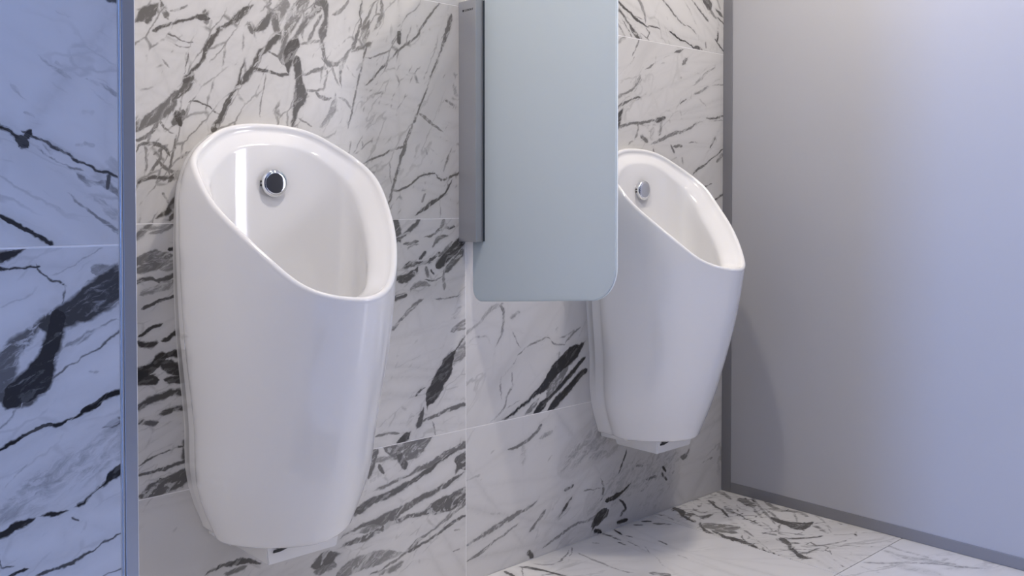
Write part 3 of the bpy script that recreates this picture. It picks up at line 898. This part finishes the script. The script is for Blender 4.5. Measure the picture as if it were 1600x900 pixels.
def bowl_mesh():
    n = 56
    y0 = -Dv[3]
    for _ in range(30): y0 = -float(Df(np.array([Zr(np.array([y0]))[0]]))[0])
    s = .5 - .5 * np.cos(np.pi * np.linspace(0, 1, n))
    ry = y0 + (-YB - y0) * s
    rz = Zr(ry); rx = half_width(rz, ry); rx[0] = 0; rx[-1] = 0
    rim = np.c_[rx, ry, rz]
    # smooth the loop a little so that the rim flows
    full = np.r_[rim, (rim * [-1, 1, 1])[-2:0:-1]]
    # even respacing keeps the lip regular
    seg = np.r_[0, np.cumsum(np.linalg.norm(np.diff(rim, axis=0), axis=1))]
    M = 61
    q = np.linspace(0, seg[-1], M)
    rim = np.c_[[np.interp(q, seg, rim[:, k]) for k in range(3)]].T
    for _ in range(3):
        e = np.r_[(rim[1] * [-1, 1, 1])[None], rim, (rim[-2] * [-1, 1, 1])[None]]
        rim = .25 * e[:-2] + .5 * e[1:-1] + .25 * e[2:]
    rim[0, 0] = rim[-1, 0] = 0
    ry, rz = rim[:, 1], rim[:, 2]
    grid = []
    # outer skin, from the rim down (each column keeps its place in the plan section)
    Dr = Df(rz)
    u = np.clip((-ry - YM) / (Dr - YM), 0, 1); front = -ry > YM
    hx0 = half_width(rz, ry)
    corr = rim[:, 0] - hx0
    L = 30
    for i in range(1, L + 1):
        f = 1 - (i / L) ** 1.5
        z = (Z0 + 0.016) + (rz - Z0 - 0.016) * f
        y = np.where(front, -(YM + u * (Df(z) - YM)), ry)
        x = half_width(z, y) + corr * f ** 3
        x[0] = 0
        grid.append(np.c_[x, y, z])
    # bottom fillet
    last = grid[-1]
    c = np.array([0, -0.12, 0])
    for a in (25, 50, 72, 90):
        r = math.radians(a); k = 0.016 * (1 - math.cos(r))
        d = last * [1, 1, 0] - c; ln = np.linalg.norm(d, axis=1)[:, None]
        p = last * [1, 1, 0] - d / ln * k
        p[:, 2] = Z0 + 0.016 * (1 - math.sin(r))
        p[:, 1] = np.where(last[:, 1] > -0.06, last[:, 1], p[:, 1])
        grid.append(p)
    outer = [rim] + grid
    # lip and inside
    e = np.r_[(rim[1] * [-1, 1, 1])[None], rim, (rim[-2] * [-1, 1, 1])[None]]
    T = e[2:] - e[:-2]; T /= np.linalg.norm(T, axis=1)[:, None]
    v = rim[-1] - rim[0]; v /= np.linalg.norm(v)
    nrm = np.array([0, -v[2], v[1]])
    if nrm[2] < 0: nrm = -nrm
    I = np.cross(nrm, T)
    if (I[M // 2] @ [-1, 0, 0]) < 0: I = -I
    I /= np.linalg.norm(I, axis=1)[:, None]
    inner = []
    lip = ((.0010, .0030), (.0032, .0055), (.0065, .0068), (.0100, .0064), (.0132, .0042), (.0152, .0005), (.0170, -.0050))
    for a, b in lip: inner.append(rim + I * a + nrm * b)
    # below the lip the loops shrink towards the middle of the opening: a sloping band, then the bowl's wall
    base = inner[-1]
    mid = .5 * (base[0] + base[-1]); mid[0] = 0
    rel = base - mid
    q = rel @ v
    back = np.clip((np.linspace(0, 1, M) - .45) / .55, 0, 1); back = back * back * (3 - 2 * back)
    for k, dep in ((.03, .008), (.065, .018), (.10, .0275), (.128, .0355), (.150, .044), (.163, .0545)):
        inner.append(mid + np.c_[rel[:, 0] * (1 - k), 0 * q, 0 * q] + (q * (1 - k * .92))[:, None] * v + ((rel @ nrm) * (1 - k))[:, None] * nrm - (dep * (1 - .80 * back))[:, None] * nrm)
    Q = inner[-1]
    C0 = np.array([0, -0.185, 0.60])
    K = 18
    for i in range(1, K + 1):
        t = i / K * .97
        fx, fz = 1 - math.cos(t * math.pi / 2), math.sin(t * math.pi / 2)
        fx = fx ** 1.15
        p = Q.copy()
        p[:, :2] = Q[:, :2] + (C0[:2] - Q[:, :2]) * fx
        p[:, 2] = Q[:, 2] + (C0[2] - Q[:, 2]) * fz
        inner.append(p)
    rows = outer[::-1] + inner          # bottom -> rim -> bowl floor
    nr = len(rows)
    # a last column carries the skin back to the wall
    verts, idx = [], {}
    bm = bmesh.new()
    def vert(p):
        return bm.verts.new(p)
    G = np.array(rows)
    G[:, 0, 0] = 0
    nout = len(outer)
    for side in (1, -1):
        vs = [[vert(G[r, k] * [side, 1, 1]) for k in range(M)] for r in range(nr)]
        for r in range(nr - 1):
            for k in range(M - 1):
                f = (vs[r][k], vs[r][k + 1], vs[r + 1][k + 1], vs[r + 1][k])
                bm.faces.new(f if side == 1 else f[::-1])
        # skirt to the wall along the back edge of the outer skin
        bk = [vert(np.array([G[r, M - 1, 0] * side, -0.0008, G[r, M - 1, 2]])) for r in range(nout)]
        for r in range(nout - 1):
            f = (vs[r][M - 1], bk[r], bk[r + 1], vs[r + 1][M - 1])
            bm.faces.new(f if side == 1 else f[::-1])
        # underside
        cu = [vert(np.array([0, G[0, k, 1], Z0])) for k in range(M)]
        for k in range(M - 1):
            bm.faces.new((vs[0][k], cu[k], cu[k + 1], vs[0][k + 1]) if side == 1 else (vs[0][k + 1], cu[k + 1], cu[k], vs[0][k]))
        # bowl floor
        cf = [vert(np.array([0, G[-1, k, 1], G[-1, k, 2]])) for k in range(M)]
        for k in range(M - 1):
            try: bm.faces.new((vs[-1][k], vs[-1][k + 1], cf[k + 1], cf[k]))
            except ValueError: pass
    bmesh.ops.remove_doubles(bm, verts=bm.verts[:], dist=0.00008)
    bmesh.ops.dissolve_degenerate(bm, dist=0.00005, edges=bm.edges[:])
    return mesh_from_bm('bowl', bm)

def flange_mesh():
    """flat mounting flange between the bowl and the tiles"""
    zs = np.r_[np.linspace(0.374, 1.0, 20), np.linspace(1.02, Rv[-1] - 0.055, 14)]
    x = half_width(zs, np.full(len(zs), -EC)) + np.interp(zs, [0.37, 0.7, 0.95], [-0.005, -0.007, -0.017])
    bm = bmesh.new()
    prof = [(0.0, -0.0008), (0.0, -EC + 0.012), (-0.002, -EC + 0.0095), (-0.008, -EC + 0.009)]
    for side in (1, -1):
        vs = [[bm.verts.new(((xx + dx) * side, yy, z)) for dx, yy in prof] for xx, z in zip(x, zs)]
        for a, b in zip(vs[:-1], vs[1:]):
            for k in range(3): bm.faces.new((a[k], a[k + 1], b[k + 1], b[k]))
        if side == 1: low, high = vs[0], vs[-1]
        else:
            bm.faces.new([low[0], low[1], low[2], low[3], vs[0][3], vs[0][2], vs[0][1], vs[0][0]])
            bm.faces.new([high[0], high[1], high[2], high[3], vs[-1][3], vs[-1][2], vs[-1][1], vs[-1][0]])
    return mesh_from_bm('mounting_flange', bm)

def prism_mesh(name, pts_bottom, zb, pts_top, zt, bevel=0.0):
    bm = bmesh.new()
    b = [bm.verts.new((x, y, zb)) for x, y in pts_bottom]
    t = [bm.verts.new((x, y, zt)) for x, y in pts_top]
    bm.faces.new(b[::-1]); bm.faces.new(t)
    n = len(b)
    for i in range(n): bm.faces.new((b[i], b[(i + 1) % n], t[(i + 1) % n], t[i]))
    if bevel: bmesh.ops.bevel(bm, geom=bm.edges[:], offset=bevel, segments=2, affect='EDGES')
    return mesh_from_bm(name, bm)

def lathe_mesh(name, prof, seg=48, axis='Y'):
    """profile of (radius, depth): turned about the axis pointing to -y"""
    bm = bmesh.new()
    rings = []
    for r, d in prof:
        if r < 1e-6: rings.append([bm.verts.new((0, -d, 0) if axis == 'Y' else (0, 0, -d))])
        else:
            rings.append([bm.verts.new((r * math.cos(a), -d, r * math.sin(a)) if axis == 'Y' else (r * math.cos(a), r * math.sin(a), -d))
                          for a in [2 * math.pi * i / seg for i in range(seg)]])
    for a, b in zip(rings[:-1], rings[1:]):
        for i in range(seg):
            j = (i + 1) % seg
            if len(b) == 1: bm.faces.new((a[i], a[j], b[0]))
            elif len(a) == 1: bm.faces.new((a[0], b[j], b[i]))
            else: bm.faces.new((a[i], a[j], b[j], b[i]))
    return mesh_from_bm(name, bm)

ULABEL = ('near white ceramic wall-hung urinal beside the bluish marble pier',
          'far white ceramic wall-hung urinal partly behind the frosted glass screen')
meshes = None
def build_urinal(i):
    global meshes
    c = Vector((U_X[i], 0, U_DZ[i]))
    u = empty('urinal', c)
    tag(u, ULABEL[i], 'urinal', 'white urinals on the marble wall')
    if meshes is None:
        bw = 0.098
        meshes = dict(
            bowl=bowl_mesh(), flange=flange_mesh(),
            cover=prism_mesh('trap_cover', [(-0.092, -0.197), (0.080, -0.197), (0.080, -0.03), (-0.092, -0.03)], 0.300,
                             [(-0.099, -0.203), (0.086, -0.203), (0.086, -0.02), (-0.099, -0.02)], Z0 + 0.001, 0.003),
            slot=prism_mesh('lock_slot', [(-0.075, -0.2045), (-0.028, -0.2045), (-0.028, -0.198), (-0.075, -0.198)], 0.3345,
                            [(-0.080, -0.2045), (-0.020, -0.2045), (-0.020, -0.198), (-0.080, -0.198)], 0.3400),
            latch=prism_mesh('latch', [(-0.083, -0.2045), (-0.066, -0.2045), (-0.066, -0.198), (-0.083, -0.198)], 0.3270,
                            [(-0.081, -0.2045), (-0.040, -0.2045), (-0.040, -0.198), (-0.081, -0.198)], 0.3325),
            trap=prism_mesh('trap_neck', [(-0.135, -0.105), (0.125, -0.105), (0.125, -0.001), (-0.135, -0.001)], 0.329,
                            [(-0.145, -0.105), (0.135, -0.105), (0.135, -0.001), (-0.145, -0.001)], 0.3735, 0.002),
            seal=prism_mesh('seal_strip', [(-0.1452, -0.020), (-0.1350, -0.020), (-0.1350, -0.012), (-0.1452, -0.012)], 0.345,
                            [(-0.1482, -0.020), (-0.1400, -0.020), (-0.1400, -0.012), (-0.1482, -0.012)], 0.3735),
            sensor=lathe_mesh('sensor', [(0.0, -0.012), (0.026, -0.012), (0.0300, 0.002), (0.0318, 0.010), (0.0324, 0.0165), (0.0316, 0.0195), (0.0290, 0.0217), (0.0268, 0.0222)]),
            face=lathe_mesh('sensor_face', [(0.0267, 0.0195), (0.0266, 0.0218), (0.0258, 0.0226), (0.022, 0.0229), (0.011, 0.0232), (0.0, 0.0233)]),
            dot=lathe_mesh('sensor_eye', [(0.0, -0.001), (0.003, -0.001), (0.003, 0.0008), (0.0, 0.001)], 16))
        for k in ('bowl', 'sensor', 'face'):
            for p in meshes[k].polygons: p.use_smooth = True
        meshes['flange'].materials.append(MAT['ceramic'])
    link('bowl', meshes['bowl'], MAT['ceramic'], u)
    link('mounting_flange', meshes['flange'], MAT['ceramic'], u)
    cv = link('trap_cover', meshes['cover'], MAT['plastic'], u)
    link('lock_slot', meshes['slot'], MAT['black'], cv)
    link('latch', meshes['latch'], MAT['black'], cv)
    tn = link('trap_neck', meshes['trap'], MAT['plastic'], u)
    link('seal_strip', meshes['seal'], MAT['black'], tn)
    so = link('sensor_button', meshes['sensor'], MAT['chrome'], u, (0.0, -0.050, 1.128))
    so['label'] = 'round polished chrome sensor button'
    link('sensor_face', meshes['face'], MAT['chrome'], so)
    for dz in (0.0035, -0.0045):
        d = link('sensor_eye', meshes['dot'], MAT['black'], so, (-0.0322, -0.011, dz))
        d.rotation_euler = (0, 0, math.radians(-90))
for i in (0, 1): build_urinal(i)

# ------------------------------------------------------------------ frosted glass screen between the urinals
GX = 1.704
screen = empty('urinal_screen', (GX, 0, 0.81))
tag(screen, 'frosted glass screen in a grey metal wall clamp between the two urinals', 'screen')
def soff(o):
    o.location = Vector(o.location) - Vector((GX, 0, 0.81)); return o
def outline(inset=0.0):
    """side view of the pane in (y, z): the lower edge climbs slightly towards the free end"""
    ya, yb, za, zb, zt = -0.025, -0.553, 0.803, 0.846, 1.80
    P = []
    def corner(cy, cz, r, a0, a1, n=14):
        for i in range(n + 1):
            a = math.radians(a0 + (a1 - a0) * i / n); P.append((cy + r * math.cos(a), cz + r * math.sin(a)))
    corner(ya - 0.036, za + 0.040, 0.036, 0, -94)
    corner(yb + 0.085, zb + 0.080, 0.085, -94, -180)
    corner(yb + 0.085, zt - 0.085, 0.085, 180, 90)
    corner(ya - 0.036, zt - 0.036, 0.036, 90, 0)
    return P
def extrude_outline(name, pts, x0, x1, bevel):
    bm = bmesh.new()
    a = [bm.verts.new((x0, y, z)) for y, z in pts]; b = [bm.verts.new((x1, y, z)) for y, z in pts]
    f0 = bm.faces.new(a); f1 = bm.faces.new(b[::-1])
    n = len(a)
    sides = [bm.faces.new((a[i], a[(i + 1) % n], b[(i + 1) % n], b[i])) for i in range(n)]
    bmesh.ops.recalc_face_normals(bm, faces=bm.faces[:])
    if bevel:
        ed = [e for e in bm.edges if (e.link_faces[0] in (f0, f1)) != (e.link_faces[1] in (f0, f1))]
        bmesh.ops.bevel(bm, geom=ed, offset=bevel, segments=2, affect='EDGES')
    m = bpy.data.meshes.new(name)
    for f in bm.faces:
        big = abs(f.normal.x) > 0.99
        f.material_index = 0 if big else 1
        f.smooth = not big
    bm.to_mesh(m); bm.free()
    return m
gm = extrude_outline('glass_pane', [(y, z) for y, z in outline()], GX + 0.0002, GX + 0.0102, 0.0027)
gm.materials.append(MAT['frosted']); gm.materials.append(MAT['glass_edge'])
soff(link('glass_pane', gm, None, screen))
BZ0, BZ1 = 0.973, 1.640
def jaw(x0, x1):
    o = box('clamp_rail', x0, x1, -0.0725, -0.0006, BZ0, BZ1, MAT['alu'], screen, 0.0008, 2)
    return o
left_jaw = jaw(1.676, GX)
jaw(GX + 0.0104, GX + 0.038)
box('clamp_seal', GX - 0.0012, GX, -0.0785, -0.0727, BZ0 + 0.002, BZ1 - 0.002, MAT['rubber'], screen)
# printed name on the clamp's side: a square mark and capitals
tcu = bpy.data.curves.new('print', 'FONT')
tcu.body = 'GEBERIT'
tcu.size = 0.0082
tcu.extrude = 0.0001
tob = bpy.data.objects.new('print_tmp', tcu)
COL.objects.link(tob)
dg = bpy.context.evaluated_depsgraph_get()
tm = bpy.data.meshes.new_from_object(tob.evaluated_get(dg))
bpy.data.objects.remove(tob)
bm = bmesh.new(); bm.from_mesh(tm)
wid = max(v.co.x for v in bm.verts)
for v in bm.verts: v.co.x *= 0.0385 / wid
bm_box(bm, -0.0075, -0.0018, 0.0, 0.0058, -0.0001, 0.0001)
pm = bpy.data.meshes.new('printed_name'); bm.to_mesh(pm); bm.free()
po = link('printed_name', pm, MAT['ink'], left_jaw)
po.matrix_local = Matrix.Translation(Vector((1.6758, -0.0250, 1.6105)) - screen.location - left_jaw.location) @ Matrix(((0, 0, -1, 0), (-1, 0, 0, 0), (0, 1, 0, 0), (0, 0, 0, 1)))

# ------------------------------------------------------------------ recessed downlights over the urinals, and one added fill light
for i, (lx, ly, p, lab) in enumerate(LAMPS):
    L = empty('ceiling_downlight', (lx, ly, CEIL))
    tag(L, lab, 'lamp', 'recessed ceiling downlights')
    ring = lathe_mesh('trim_ring', [(0.062, 0.0), (0.085, 0.0), (0.088, 0.002), (0.086, 0.005), (0.066, 0.006), (0.062, 0.003), (0.062, 0.0)], 40, 'Z')
    link('trim_ring', ring, MAT['window_frame'], L, smooth=True)
    link('diffuser', lathe_mesh('diffuser', [(0.0620, 0.001), (0.03, 0.0015), (0.0, 0.0015)], 40, 'Z'), MAT['lamp'], L)
    a = area_light('downlight', (lx, ly, CEIL - 0.012), (0, 0, 0), 0.12, p, (1.0, 0.91, 0.80), shape='DISK')
